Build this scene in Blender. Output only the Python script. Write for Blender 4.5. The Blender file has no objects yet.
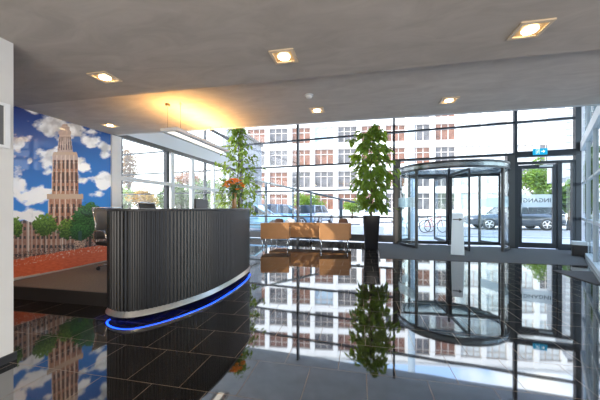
import bpy, bmesh, math, random
from mathutils import Vector, Matrix, noise
import mathutils
random.seed(7)
PI = math.pi
C = bpy.context.scene.collection

# ------------------------------------------------------------------ camera maths (only to read positions off surveyed points)
F = 282.0; H = 1.2; TH = math.radians(12)
cT, sT = math.cos(TH), math.sin(TH)
def cam2w(r, d):
    return (r*cT - d*sT, r*sT + d*cT)
def on_z(px, py, z):
    d = F*(H-z)/(py-208.0); r = (px-300)/F*d
    x, y = cam2w(r, d); return Vector((x, y, z))
def on_d(px, py, d):
    r = (px-300)/F*d; x, y = cam2w(r, d)
    return Vector((x, y, H-(py-208.0)*d/F))
def on_X(px, X):
    a = math.atan((px-300)/F) - TH
    return X/math.tan(a)
def to_px(x, y, z):
    r = x*cT + y*sT; d = -x*sT + y*cT
    return 300+F*r/d, 208-F*(z-H)/d

# ------------------------------------------------------------------ materials
MATS = {}
def mat(name, col=(.5,.5,.5), rough=.5, metal=0., spec=.5, noise_amt=0., noise_scale=8., bump=0., emit=None, es=0., coat=0., stretch=None, alpha=None, ior=None, trans=0., sub=None):
    if name in MATS: return MATS[name]
    m = bpy.data.materials.new(name); m.use_nodes = True
    nt = m.node_tree; n = nt.nodes; l = nt.links
    b = n['Principled BSDF']
    b.inputs['Base Color'].default_value = (*col, 1)
    b.inputs['Roughness'].default_value = rough
    b.inputs['Metallic'].default_value = metal
    b.inputs['Specular IOR Level'].default_value = spec
    b.inputs['Coat Weight'].default_value = coat
    b.inputs['Coat Roughness'].default_value = .05
    if ior: b.inputs['IOR'].default_value = ior
    if trans: b.inputs['Transmission Weight'].default_value = trans
    if emit:
        b.inputs['Emission Color'].default_value = (*emit, 1); b.inputs['Emission Strength'].default_value = es
    if noise_amt or bump:
        tc = n.new('ShaderNodeTexCoord'); mp = n.new('ShaderNodeMapping')
        l.new(tc.outputs['Object'], mp.inputs['Vector'])
        if stretch: mp.inputs['Scale'].default_value = stretch
        nz = n.new('ShaderNodeTexNoise'); nz.inputs['Scale'].default_value = noise_scale; nz.inputs['Detail'].default_value = 4
        l.new(mp.outputs[0], nz.inputs['Vector'])
        if noise_amt:
            cr = n.new('ShaderNodeMapRange'); cr.inputs['From Min'].default_value = .3; cr.inputs['From Max'].default_value = .7
            cr.inputs['To Min'].default_value = 1-noise_amt; cr.inputs['To Max'].default_value = 1+noise_amt
            l.new(nz.outputs['Fac'], cr.inputs['Value'])
            mx = n.new('ShaderNodeVectorMath'); mx.operation = 'SCALE'; mx.inputs[0].default_value = col
            l.new(cr.outputs[0], mx.inputs['Scale']); l.new(mx.outputs[0], b.inputs['Base Color'])
        if bump:
            bp = n.new('ShaderNodeBump'); bp.inputs['Strength'].default_value = bump; bp.inputs['Distance'].default_value = .01
            l.new(nz.outputs['Fac'], bp.inputs['Height']); l.new(bp.outputs[0], b.inputs['Normal'])
    MATS[name] = m; return m

def glass(name, tint=(.95,.98,.97), f0=1.45, rough=0., haze=0.):
    if name in MATS: return MATS[name]
    m = bpy.data.materials.new(name); m.use_nodes = True
    nt = m.node_tree; n = nt.nodes; l = nt.links
    n.remove(n['Principled BSDF']); out = n['Material Output']
    t = n.new('ShaderNodeBsdfTransparent'); t.inputs[0].default_value = (*tint, 1)
    g = n.new('ShaderNodeBsdfGlossy'); g.inputs['Roughness'].default_value = rough
    lw = n.new('ShaderNodeLayerWeight'); lw.inputs['Blend'].default_value = .5
    pw = n.new('ShaderNodeMath'); pw.operation = 'POWER'; pw.inputs[1].default_value = 4.5; l.new(lw.outputs['Facing'], pw.inputs[0])
    fr = n.new('ShaderNodeMath'); fr.operation = 'MULTIPLY_ADD'; fr.inputs[1].default_value = .92; fr.inputs[2].default_value = (f0-1)**2/(f0+1)**2*1.8; l.new(pw.outputs[0], fr.inputs[0])
    mx = n.new('ShaderNodeMixShader'); l.new(fr.outputs[0], mx.inputs[0]); l.new(t.outputs[0], mx.inputs[1]); l.new(g.outputs[0], mx.inputs[2])
    last = mx
    if haze:
        d = n.new('ShaderNodeBsdfTranslucent'); d.inputs[0].default_value = (.9,.95,.95,1)
        d2 = n.new('ShaderNodeBsdfDiffuse'); d2.inputs[0].default_value = (.9,.95,.95,1)
        a = n.new('ShaderNodeMixShader'); a.inputs[0].default_value = .5; l.new(d.outputs[0], a.inputs[1]); l.new(d2.outputs[0], a.inputs[2])
        m2 = n.new('ShaderNodeMixShader'); m2.inputs[0].default_value = haze; l.new(mx.outputs[0], m2.inputs[1]); l.new(a.outputs[0], m2.inputs[2])
        last = m2
    l.new(last.outputs[0], out.inputs[0]); MATS[name] = m; return m

M_glass = glass('clear_glass')
M_dglass = glass('door_glass', (.88,.95,.94), 1.5)
M_frost = glass('frosted_band', (.9,.95,.95), 1.45, .2, .75)
M_mull = mat('dark_mullion', (.045,.047,.052), .35, .4)
M_frame_grey = mat('bronze_grey_frame', (.10,.095,.09), .35, .5)
M_steel = mat('brushed_steel', (.62,.62,.6), .28, .9, noise_amt=.06, noise_scale=30)
M_chrome = mat('chrome', (.8,.8,.8), .12, 1.)
M_white = mat('white_paint', (.78,.79,.79), .45, noise_amt=.02)
M_palegrey = mat('pale_grey_paint', (.62,.65,.67), .4, noise_amt=.02)
M_black = mat('black_plastic', (.018,.018,.02), .35)
M_wallp = mat('off_white_plaster', (.66,.65,.62), .8, noise_amt=.03, noise_scale=3)

def mat_ceiling(name, c1, c2):
    m = bpy.data.materials.new(name); m.use_nodes = True; nt = m.node_tree; n = nt.nodes; l = nt.links
    b = n['Principled BSDF']; b.inputs['Roughness'].default_value = .75
    tc = n.new('ShaderNodeTexCoord'); mp = n.new('ShaderNodeMapping'); mp.inputs['Scale'].default_value = (1.3, 3.2, 1); mp.inputs['Rotation'].default_value = (0,0,.5)
    l.new(tc.outputs['Object'], mp.inputs[0])
    a = n.new('ShaderNodeTexNoise'); a.inputs['Scale'].default_value = 1.6; a.inputs['Detail'].default_value = 6; a.inputs['Roughness'].default_value = .62; a.inputs['Distortion'].default_value = .8
    l.new(mp.outputs[0], a.inputs['Vector'])
    r = n.new('ShaderNodeValToRGB'); r.color_ramp.elements[0].position = .33; r.color_ramp.elements[1].position = .68
    r.color_ramp.elements[0].color = (*c1,1); r.color_ramp.elements[1].color = (*c2,1)
    l.new(a.outputs['Fac'], r.inputs[0]); l.new(r.outputs[0], b.inputs['Base Color'])
    bp = n.new('ShaderNodeBump'); bp.inputs['Strength'].default_value = .15; bp.inputs['Distance'].default_value = .02
    l.new(a.outputs['Fac'], bp.inputs['Height']); l.new(bp.outputs[0], b.inputs['Normal'])
    return m
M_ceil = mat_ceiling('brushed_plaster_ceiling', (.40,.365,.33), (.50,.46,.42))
M_ceil2 = mat_ceiling('brushed_plaster_ceiling_far', (.52,.48,.44), (.64,.60,.55))  # lighter copy of the near plaster, lamplit brightness put into its colour
M_atr = mat('atrium_soffit', (.74,.75,.77), .8, noise_amt=.1, noise_scale=2)

def mat_floor():
    m = bpy.data.materials.new('polished_black_granite_tiles'); m.use_nodes = True; nt = m.node_tree; n = nt.nodes; l = nt.links
    b = n['Principled BSDF']
    tc = n.new('ShaderNodeTexCoord'); mp = n.new('ShaderNodeMapping')
    # grid survey: row joints at y = 2.10 + k*.425, joints in the row 2.10..2.53 at x = -2.004 + k*.41
    mp.inputs['Location'].default_value = (2.004+.41*40, -2.10+.425*40, 0)
    l.new(tc.outputs['Object'], mp.inputs[0])
    br = n.new('ShaderNodeTexBrick'); br.offset = .5; br.offset_frequency = 2; br.squash = 1
    br.inputs['Scale'].default_value = 1; br.inputs['Mortar Size'].default_value = .0022; br.inputs['Mortar Smooth'].default_value = .1
    br.inputs['Brick Width'].default_value = .41; br.inputs['Row Height'].default_value = .425; br.inputs['Bias'].default_value = 0
    br.inputs['Color1'].default_value = (.010,.0085,.0075,1); br.inputs['Color2'].default_value = (.019,.016,.0145,1); br.inputs['Mortar'].default_value = (.22,.16,.11,1)
    l.new(mp.outputs[0], br.inputs['Vector'])
    nz = n.new('ShaderNodeTexNoise'); nz.inputs['Scale'].default_value = 5; nz.inputs['Detail'].default_value = 8; nz.inputs['Roughness'].default_value = .7
    l.new(tc.outputs['Object'], nz.inputs['Vector'])
    mr = n.new('ShaderNodeMapRange'); mr.inputs['From Min'].default_value=.35; mr.inputs['From Max'].default_value=.7; mr.inputs['To Min'].default_value=.55; mr.inputs['To Max'].default_value=1.7
    l.new(nz.outputs['Fac'], mr.inputs[0])
    vm = n.new('ShaderNodeVectorMath'); vm.operation='SCALE'; l.new(br.outputs['Color'], vm.inputs[0]); l.new(mr.outputs[0], vm.inputs['Scale'])
    l.new(vm.outputs[0], b.inputs['Base Color'])
    rr = n.new('ShaderNodeMapRange'); rr.inputs['To Min'].default_value=.035; rr.inputs['To Max'].default_value=.5; l.new(br.outputs['Fac'], rr.inputs[0]); l.new(rr.outputs[0], b.inputs['Roughness'])
    sp = n.new('ShaderNodeMapRange'); sp.inputs['To Min'].default_value=1.0; sp.inputs['To Max'].default_value=.15; l.new(br.outputs['Fac'], sp.inputs[0]); l.new(sp.outputs[0], b.inputs['Specular IOR Level'])
    b.inputs['IOR'].default_value = 2.1
    n2 = n.new('ShaderNodeTexNoise'); n2.inputs['Scale'].default_value = 2.2; n2.inputs['Detail'].default_value = 1
    l.new(tc.outputs['Object'], n2.inputs['Vector'])
    # every slab lies a hair out of level: tilt by brick tone
    bp = n.new('ShaderNodeBump'); bp.inputs['Strength'].default_value = .05; bp.inputs['Distance'].default_value = .01
    l.new(n2.outputs['Fac'], bp.inputs['Height']); l.new(bp.outputs[0], b.inputs['Normal'])
    return m
M_floor = mat_floor()

def mat_sheet(name):
    m=bpy.data.materials.new(name); m.use_nodes=True; nt=m.node_tree; n=nt.nodes; b=n['Principled BSDF']; b.inputs['Base Color'].default_value=(.92,.94,.94,1); b.inputs['Roughness'].default_value=.3
    tr=n.new('ShaderNodeBsdfTranslucent'); tr.inputs[0].default_value=(.96,.98,.98,1); mx=n.new('ShaderNodeMixShader'); mx.inputs[0].default_value=.6
    nt.links.new(b.outputs[0],mx.inputs[1]); nt.links.new(tr.outputs[0],mx.inputs[2]); nt.links.new(mx.outputs[0],n['Material Output'].inputs[0]); return m
# ------------------------------------------------------------------ mesh helpers
class MB:
    def __init__(s): s.bm = bmesh.new(); s.mi = 0
    def _f(s, vs, smooth=False):
        try:
            f = s.bm.faces.new(vs); f.material_index = s.mi; f.smooth = smooth; return f
        except ValueError: return None
    def box(s, x0, x1, y0, y1, z0, z1, bevel=0., M=None):
        vs = [s.bm.verts.new(Vector(p)) for p in ((x0,y0,z0),(x1,y0,z0),(x1,y1,z0),(x0,y1,z0),(x0,y0,z1),(x1,y0,z1),(x1,y1,z1),(x0,y1,z1))]
        fs = [s._f([vs[i] for i in q]) for q in ((0,3,2,1),(4,5,6,7),(0,1,5,4),(1,2,6,5),(2,3,7,6),(3,0,4,7))]
        geo = vs
        if bevel:
            es = list({e for f in fs for e in f.edges})
            r = bmesh.ops.bevel(s.bm, geom=es, offset=bevel, segments=3, affect='EDGES', profile=.6)
            geo = list({v for f in r['faces'] for v in f.verts} | {v for v in vs if v.is_valid})
            for f in {f for v in geo for f in v.link_faces}: f.material_index = s.mi
        if M is not None: bmesh.ops.transform(s.bm, matrix=M, verts=geo)
        return s
    def poly(s, pts, smooth=False): return s._f([s.bm.verts.new(Vector(p)) for p in pts], smooth)
    def tube(s, pts, r, seg=8, cap=True, closed=False):
        pts = [Vector(p) for p in pts]; N = len(pts); rings = []
        rr = r if isinstance(r, (list, tuple)) else [r]*N
        up = None
        for i, p in enumerate(pts):
            if closed: t = (pts[(i+1)%N]-pts[i-1])
            else: t = (pts[min(i+1,N-1)]-pts[max(i-1,0)])
            t.normalize()
            if up is None:
                up = Vector((0,0,1)) if abs(t.z) < .9 else Vector((1,0,0))
            a = t.cross(up); 
            if a.length < 1e-4: a = t.cross(Vector((0,1,0)))
            a.normalize(); b2 = a.cross(t).normalized(); up = b2
            rings.append([s.bm.verts.new(p + (a*math.cos(2*PI*k/seg)+b2*math.sin(2*PI*k/seg))*rr[i]) for k in range(seg)])
        for i in range(N if closed else N-1):
            A, B = rings[i], rings[(i+1)%N]
            for k in range(seg): s._f([A[k], A[(k+1)%seg], B[(k+1)%seg], B[k]], True)
        if cap and not closed: s._f(rings[0][::-1]); s._f(rings[-1])
        return s
    def lathe(s, prof, seg=24, c=(0,0,0), smooth=True, cap=True):
        c = Vector(c); rings = [[s.bm.verts.new(c+Vector((r*math.cos(2*PI*k/seg), r*math.sin(2*PI*k/seg), z))) for k in range(seg)] for r, z in prof]
        for A, B in zip(rings, rings[1:]):
            for k in range(seg): s._f([A[k], A[(k+1)%seg], B[(k+1)%seg], B[k]], smooth)
        if cap: s._f(rings[0][::-1]); s._f(rings[-1])
        return s
    def prism(s, pts, z0, z1, smooth=False, top=True, bot=True):
        A = [s.bm.verts.new((x,y,z0)) for x,y in pts]; B = [s.bm.verts.new((x,y,z1)) for x,y in pts]; N = len(pts)
        for k in range(N): s._f([A[k],A[(k+1)%N],B[(k+1)%N],B[k]], smooth)
        if bot: s._f(A[::-1])
        if top: s._f(B)
        return s
    def xf(s, M): bmesh.ops.transform(s.bm, matrix=M, verts=s.bm.verts[:]); return s
    def build(s, name, ms, parent=None, loc=None, rz=None, recalc=True):
        if recalc: bmesh.ops.recalc_face_normals(s.bm, faces=s.bm.faces[:])
        me = bpy.data.meshes.new(name); s.bm.to_mesh(me); s.bm.free()
        for m in (ms if isinstance(ms, (list, tuple)) else [ms]): me.materials.append(m)
        o = bpy.data.objects.new(name, me); C.objects.link(o)
        if parent: o.parent = parent
        if loc is not None: o.location = loc
        if rz is not None: o.rotation_euler = (0,0,rz)
        return o
def tag(o, label=None, cat=None, group=None, kind=None):
    if label: o['label'] = label
    if cat: o['category'] = cat
    if group: o['group'] = group
    if kind: o['kind'] = kind
    return o
def struct(o): o['kind'] = 'structure'; return o
def thing(name, label, cat, loc=(0,0,0), rz=0, group=None, kind=None):
    o = bpy.data.objects.new(name, None); C.objects.link(o); o.empty_display_size = .1
    o.location = loc; o.rotation_euler = (0,0,rz); return tag(o, label, cat, group, kind)
def dup(root, loc=None, rz=None, label=None, group=None, scale=None):
    def rec(o, p):
        c = o.copy(); C.objects.link(c); c.parent = p
        for ch in list(o.children): rec(ch, c)
        return c
    r = rec(root, None)
    if loc is not None: r.location = loc
    if rz is not None: r.rotation_euler = (0,0,rz)
    if label: r['label'] = label
    if group: r['group'] = group
    if scale: r.scale = scale
    return r

# ================================================================== SETTING
# facade line: from (-4.8, 10.83) towards the right, 6.9 degrees off the room grid
FA = Vector((-4.8, 10.83, 0)); FE = Vector((.9928, -.1198, 0)); FN = Vector((-.1198, -.9928, 0))   # FN points into the room
FROT = math.atan2(FE.y, FE.x)
def fs(px):   # distance along the facade at which a sight line at px meets it
    a = math.atan((px-300)/F) - TH; dx, dy = math.sin(a), math.cos(a)
    # t*(dx,dy) = FA + s*FE
    det = dx*(-FE.y) + FE.x*dy
    return (dx*FA.y - dy*FA.x)/( dy*FE.x - dx*FE.y)
def FP(s, n=0., z=0.): return FA + FE*s + FN*n + Vector((0,0,z))
FM = Matrix.Translation(FA) @ Matrix.Rotation(FROT, 4, 'Z')   # local x along facade, local -y into the room
ATR = 4.6   # height of the tall glazed strip
S_END = fs(583)
P0 = FP(S_END); RD = Vector((-.494,-.870,0))    # right glass wall starts at P0 and runs towards the viewer
RLEN = 6.0

mb = MB(); mb.poly([(-9,-6,0),(6.5,-6,0),(P0.x+RD.x*RLEN+3.5,P0.y+RD.y*RLEN,0),(P0.x+RD.x*RLEN,P0.y+RD.y*RLEN,0),(P0.x,P0.y,0),(FA.x,FA.y,0),(-4.9,FA.y,0),(-9,1.7,0)])
floor = struct(mb.build('floor', M_floor, recalc=False))

# ceilings: near soffit, a small step up at y=2.77, far soffit up to y=4.7, tall glazed strip beyond
mb = MB(); mb.box(-9, 7.5, -6, 2.77, 2.5, 2.8); struct(mb.build('ceiling', M_ceil))
mb = MB(); mb.box(-4.95, 7.5, 2.77, 4.70, 2.65, 2.8); struct(mb.build('ceiling', M_ceil2))
mb = MB(); mb.poly([(-5,4.7,ATR),(7.5,4.7,ATR),(P0.x+1.4,P0.y+.6,ATR),(FA.x-.2,FA.y+.3,ATR)]); mb.poly([(-5,4.7,ATR+.3),(7.5,4.7,ATR+.3),(P0.x+1.4,P0.y+.6,ATR+.3),(FA.x-.2,FA.y+.3,ATR+.3)])
struct(mb.build('ceiling', M_atr))
mb = MB(); mb.box(-4.95, 7.5, 4.70, 4.78, 2.65, ATR); struct(mb.build('trim_1', M_white))   # bulkhead above the low ceiling's edge

# left: near white wall, recess, mural wall
mb = MB(); mb.box(-2.9,-2.68,-6,1.71,0,2.5); struct(mb.build('wall_left', M_wallp))
mb = MB(); mb.box(-5.0,-2.9,1.6,1.71,0,2.65); struct(mb.build('wall_recess', M_wallp))
mb = MB(); mb.box(-5.0,-4.8,1.71,4.68,0,2.65); struct(mb.build('wall_mural_side', M_wallp))
mb = MB(); mb.box(-2.68,-2.665,-6,1.71,0,.06); mb.box(-2.9,-2.665,1.71,1.725,0,.06); struct(mb.build('baseboard_left', M_black))
mb = MB(); mb.box(-2.9,7.5,-6.2,-6,0,2.5); struct(mb.build('wall_back', M_wallp))

# raised carpeted platform behind the desk
M_carpet = mat('brown_carpet', (.20,.155,.125), .95, noise_amt=.18, noise_scale=60, bump=.4)
mb = MB(); mb.box(-4.78,-2.36,2.88,5.4,.0,.17,.004); o = struct(mb.build('floor_platform', M_carpet))
M_riser = mat('platform_edge', (.03,.026,.024), .5)
mb = MB(); mb.box(-4.78,-2.37,2.862,2.878,.0,.165); struct(mb.build('trim_2', M_riser))

# ------------------------------------------------------------------ glazed facade
def mullion(parent, s, z0, z1, w=.06, dpt=.14, m=M_mull, name='mullion'):
    mb = MB(); mb.box(s-w/2, s+w/2, -dpt/2, dpt/2, z0, z1); mb.xf(FM); return mb.build(name, m, parent)
def transom(parent, s0, s1, z, h=.055, dpt=.11, m=M_mull, name='transom'):
    mb = MB(); mb.box(s0, s1, -dpt/2, dpt/2, z-h/2, z+h/2); mb.xf(FM); return mb.build(name, m, parent)
def pane(parent, s0, s1, z0, z1, y=0., m=M_glass, name='pane'):
    mb = MB(); mb.poly([(s0,y,z0),(s1,y,z0),(s1,y,z1),(s0,y,z1)]); mb.xf(FM); return mb.build(name, m, parent)
sM = {k: fs(k) for k in (298, 394, 515, 578, 397, 510)}
TZ = [.87, 1.85, 2.80, 3.78]
def bay(n, s0, s1, zs, z0, right_m=True):
    e = struct(thing('window_%d' % n, None, None))
    lv = [z0]+[z for z in zs if z > z0+.05]+[ATR]
    for a, b in zip(lv, lv[1:]): pane(e, s0, s1, a, b)
    for z in lv[1:-1]: transom(e, s0, s1, z)
    return e
w1 = bay(1, 0, sM[298], TZ, .26); mullion(w1, .04, 0, ATR, .08); 
mb = MB(); mb.box(0, sM[394], -.09, .05, .03, .26); mb.xf(FM); struct(mb.build('trim_3', M_mull))
w2 = bay(2, sM[298], sM[394], TZ, .26); mullion(w2, sM[298], 0, ATR, .075)
w3 = bay(3, sM[394], sM[515], TZ, 2.80); mullion(w3, sM[394], 0, ATR, .07); transom(w3, sM[394], sM[515], 2.82, .07, .16)
w4 = bay(4, sM[515], sM[578], TZ, 2.80); mullion(w4, sM[515], 0, ATR, .08); mullion(w4, sM[578]-.02, 0, ATR, .13); mullion(w4, S_END-.07, 0, ATR, .10, .10, M_palegrey); transom(w4, sM[515], sM[578], 2.80, .16, .18)
SL = fs(104)
w7 = bay(7, SL, -.06, TZ, 0.02)
for px in (121, 205): mullion(w7, fs(px), 0, ATR, .07)
mb = MB(); mb.poly([(-4.9,4.5,-.0),(-4.9,FA.y+.02,0),tuple(FP(SL)),(FP(SL).x,4.5,0)]); struct(mb.build('floor_side_room', mat('pale_stone_floor',(.45,.44,.42),.4)))
# grey posts beside the revolving door
mb = MB(); a = fs(400.5); mb.box(sM[394]+.03, a, -.08,.08,0,2.78); b = fs(506); mb.box(b, sM[515]-.04, -.12,.12,0,2.78); mb.xf(FM); struct(mb.build('trim_4', M_frame_grey))

# ------------------------------------------------------------------ entrance door with sidelight (door_1)
dr = struct(thing('door_1', None, None))
s0, s1 = fs(515)+.04, fs(578)-.08
d0, d1 = fs(517.5), fs(556.5)     # leaf
mb = MB(); mb.box(s0, s1, -.06,.06, 2.50,2.58); mb.box(s0, d0, -.06,.06,0,2.58); mb.box(d1, fs(561), -.06,.06,0,2.58); mb.box(s1-.07, s1, -.06,.06,0,2.58); mb.box(fs(561), s1-.07, -.05,.05,0,.16); mb.xf(FM); mb.build('door_frame', M_mull, dr)
mb = MB(); t=.10; mb.box(d0+.01,d0+t,-.035,.035,.02,2.48); mb.box(d1-t,d1-.01,-.035,.035,.02,2.48); mb.box(d0+t,d1-t,-.035,.035,.02,.17); mb.box(d0+t,d1-t,-.035,.035,2.37,2.48); mb.xf(FM); leaf = mb.build('door_leaf', M_mull, dr)
pane(leaf, d0+t, d1-t, .17, 2.37, 0, M_dglass)
pane(dr, fs(561), s1-.07, .16, 2.50, 0, M_dglass, 'sidelight_pane')
pane(leaf, d0+t, d1-t, 1.22, 1.60, -.012, M_frost, 'frosted_band')
mb = MB(); mb.tube([(d0+.06,-.10,.95),(d0+.06,-.10,1.35)], .014, 8); mb.tube([(d0+.06,-.03,1.0),(d0+.06,-.10,1.0)], .008, 6); mb.tube([(d0+.06,-.03,1.3),(d0+.06,-.10,1.3)], .008, 6); mb.xf(FM); mb.build('handle', M_steel, leaf)
mb = MB(); mb.box(fs(538), d1-.12, -.085,-.04,2.40,2.46,.005); mb.xf(FM); mb.build('door_closer', M_steel, leaf)
pane(dr, s0, s1, 2.58, 2.74, 0, M_dglass, 'overlight_pane')
# the word INGANG, reversed when read from inside
cu = bpy.data.curves.new('lettering', 'FONT'); cu.body = 'INGANG'; cu.size = .165; cu.align_x = 'CENTER'; cu.align_y = 'CENTER'; cu.extrude = .001; cu.offset = .004; cu.space_character = 1.08
tmp = bpy.data.objects.new('tmp_text', cu); C.objects.link(tmp)
bpy.context.view_layer.update()
me = bpy.data.meshes.new_from_object(tmp.evaluated_get(bpy.context.evaluated_depsgraph_get())); bpy.data.objects.remove(tmp)
me.materials.append(mat('lettering_grey', (.16,.18,.19), .5))
lt = bpy.data.objects.new('lettering', me); C.objects.link(lt); lt.parent = leaf
sc_ = (d0+d1)/2
X_ = -FE; Z_ = -FN; Y_ = Vector((0,0,1)); Mx = Matrix((( X_.x, Y_.x, Z_.x, 0),(X_.y,Y_.y,Z_.y,0),(X_.z,Y_.z,Z_.z,0),(0,0,0,1)))
lt.matrix_world = Matrix.Translation(FP(sc_, .016, 1.42)) @ Mx

# ------------------------------------------------------------------ right glass wall (window_5)
RROT = math.atan2(RD.y, RD.x); RM = Matrix.Translation(P0) @ Matrix.Rotation(RROT, 4, 'Z')   # local x along wall, towards the viewer
w5 = struct(thing('window_5', None, None))
def rbox(name, x0,x1,y0,y1,z0,z1,m,par=w5): mb = MB(); mb.box(x0,x1,y0,y1,z0,z1); mb.xf(RM); return mb.build(name, m, par)
rbox('head_beam', 0,RLEN,-.06,.10,2.82,3.06, M_white)
rbox('base_rail', .1,RLEN,-.06,.06,0,.10, M_palegrey)
rbox('mid_rail', .1,RLEN,-.03,.03,.86,.93, M_palegrey)
rbox('upper_rail', .1,RLEN,-.03,.03,1.86,1.91, M_palegrey)
for k in range(1,5): rbox('post', k*1.5-.03,k*1.5+.03,-.04,.04,0,ATR, M_palegrey)
for a,b in ((.1,.86),(.93,2.82),(3.06,ATR)):
    mb = MB(); mb.poly([(.1,0,a),(RLEN,0,a),(RLEN,0,b),(.1,0,b)]); mb.xf(RM); mb.build('pane', glass('tinted_glass', (.72,.88,.9), 1.55), w5)
pe=P0+RD*RLEN; mb = MB(); mb.box(pe.x-.05,7.5,pe.y-.25,pe.y-.04,0,2.5 if pe.y<2.7 else 2.65); struct(mb.build('wall_right', M_wallp))

# ------------------------------------------------------------------ left glass partition (window_6) in the plane x=-4.8
w6 = struct(thing('window_6', None, None))
PX = -4.8; YF = FA.y-.05
mb = MB(); mb.box(PX-.05,PX+.05,4.68,YF,2.64,2.72); mb.build('head_rail', M_frame_grey, w6)
mb = MB(); mb.box(PX-.04,PX+.04,4.70,YF,2.72,3.06); mb.build('fascia_panel', mat('fascia_blue_white', (.72,.76,.80), .3), w6)
mb = MB(); mb.box(PX-.05,PX+.05,4.68,YF,1.77,1.85); mb.build('mid_rail', M_white, w6)
mb = MB(); mb.box(PX-.05,PX+.05,4.68,YF,0,.12); mb.build('base_rail', M_white, w6)
mb = MB(); mb.box(PX-.04,PX+.04,4.78,YF,3.74,3.81); mb.build('upper_rail', M_mull, w6)
mb = MB(); mb.box(PX-.04,PX+.04,4.78,YF,3.06,3.10); mb.build('upper_rail', M_mull, w6)
for px, w, m, z1 in ((115,.22,M_white,2.64),(166.5,.10,M_mull,2.64),(171.5,.14,M_white,2.64),(192,.14,M_white,2.64),(213,.12,M_white,2.64),(228,.1,M_palegrey,2.64)):
    y = on_X(px, PX); mb = MB(); mb.box(PX-.045,PX+.045,y-w/2,y+w/2,0,z1); mb.build('post', m, w6)
for a,b in ((.12,1.77),(1.85,2.64),(3.10,3.74),(3.81,ATR)):
    mb = MB(); mb.poly([(PX,4.7,a),(PX,YF,a),(PX,YF,b),(PX,4.7,b)]); mb.build('pane', M_glass, w6)

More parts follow.
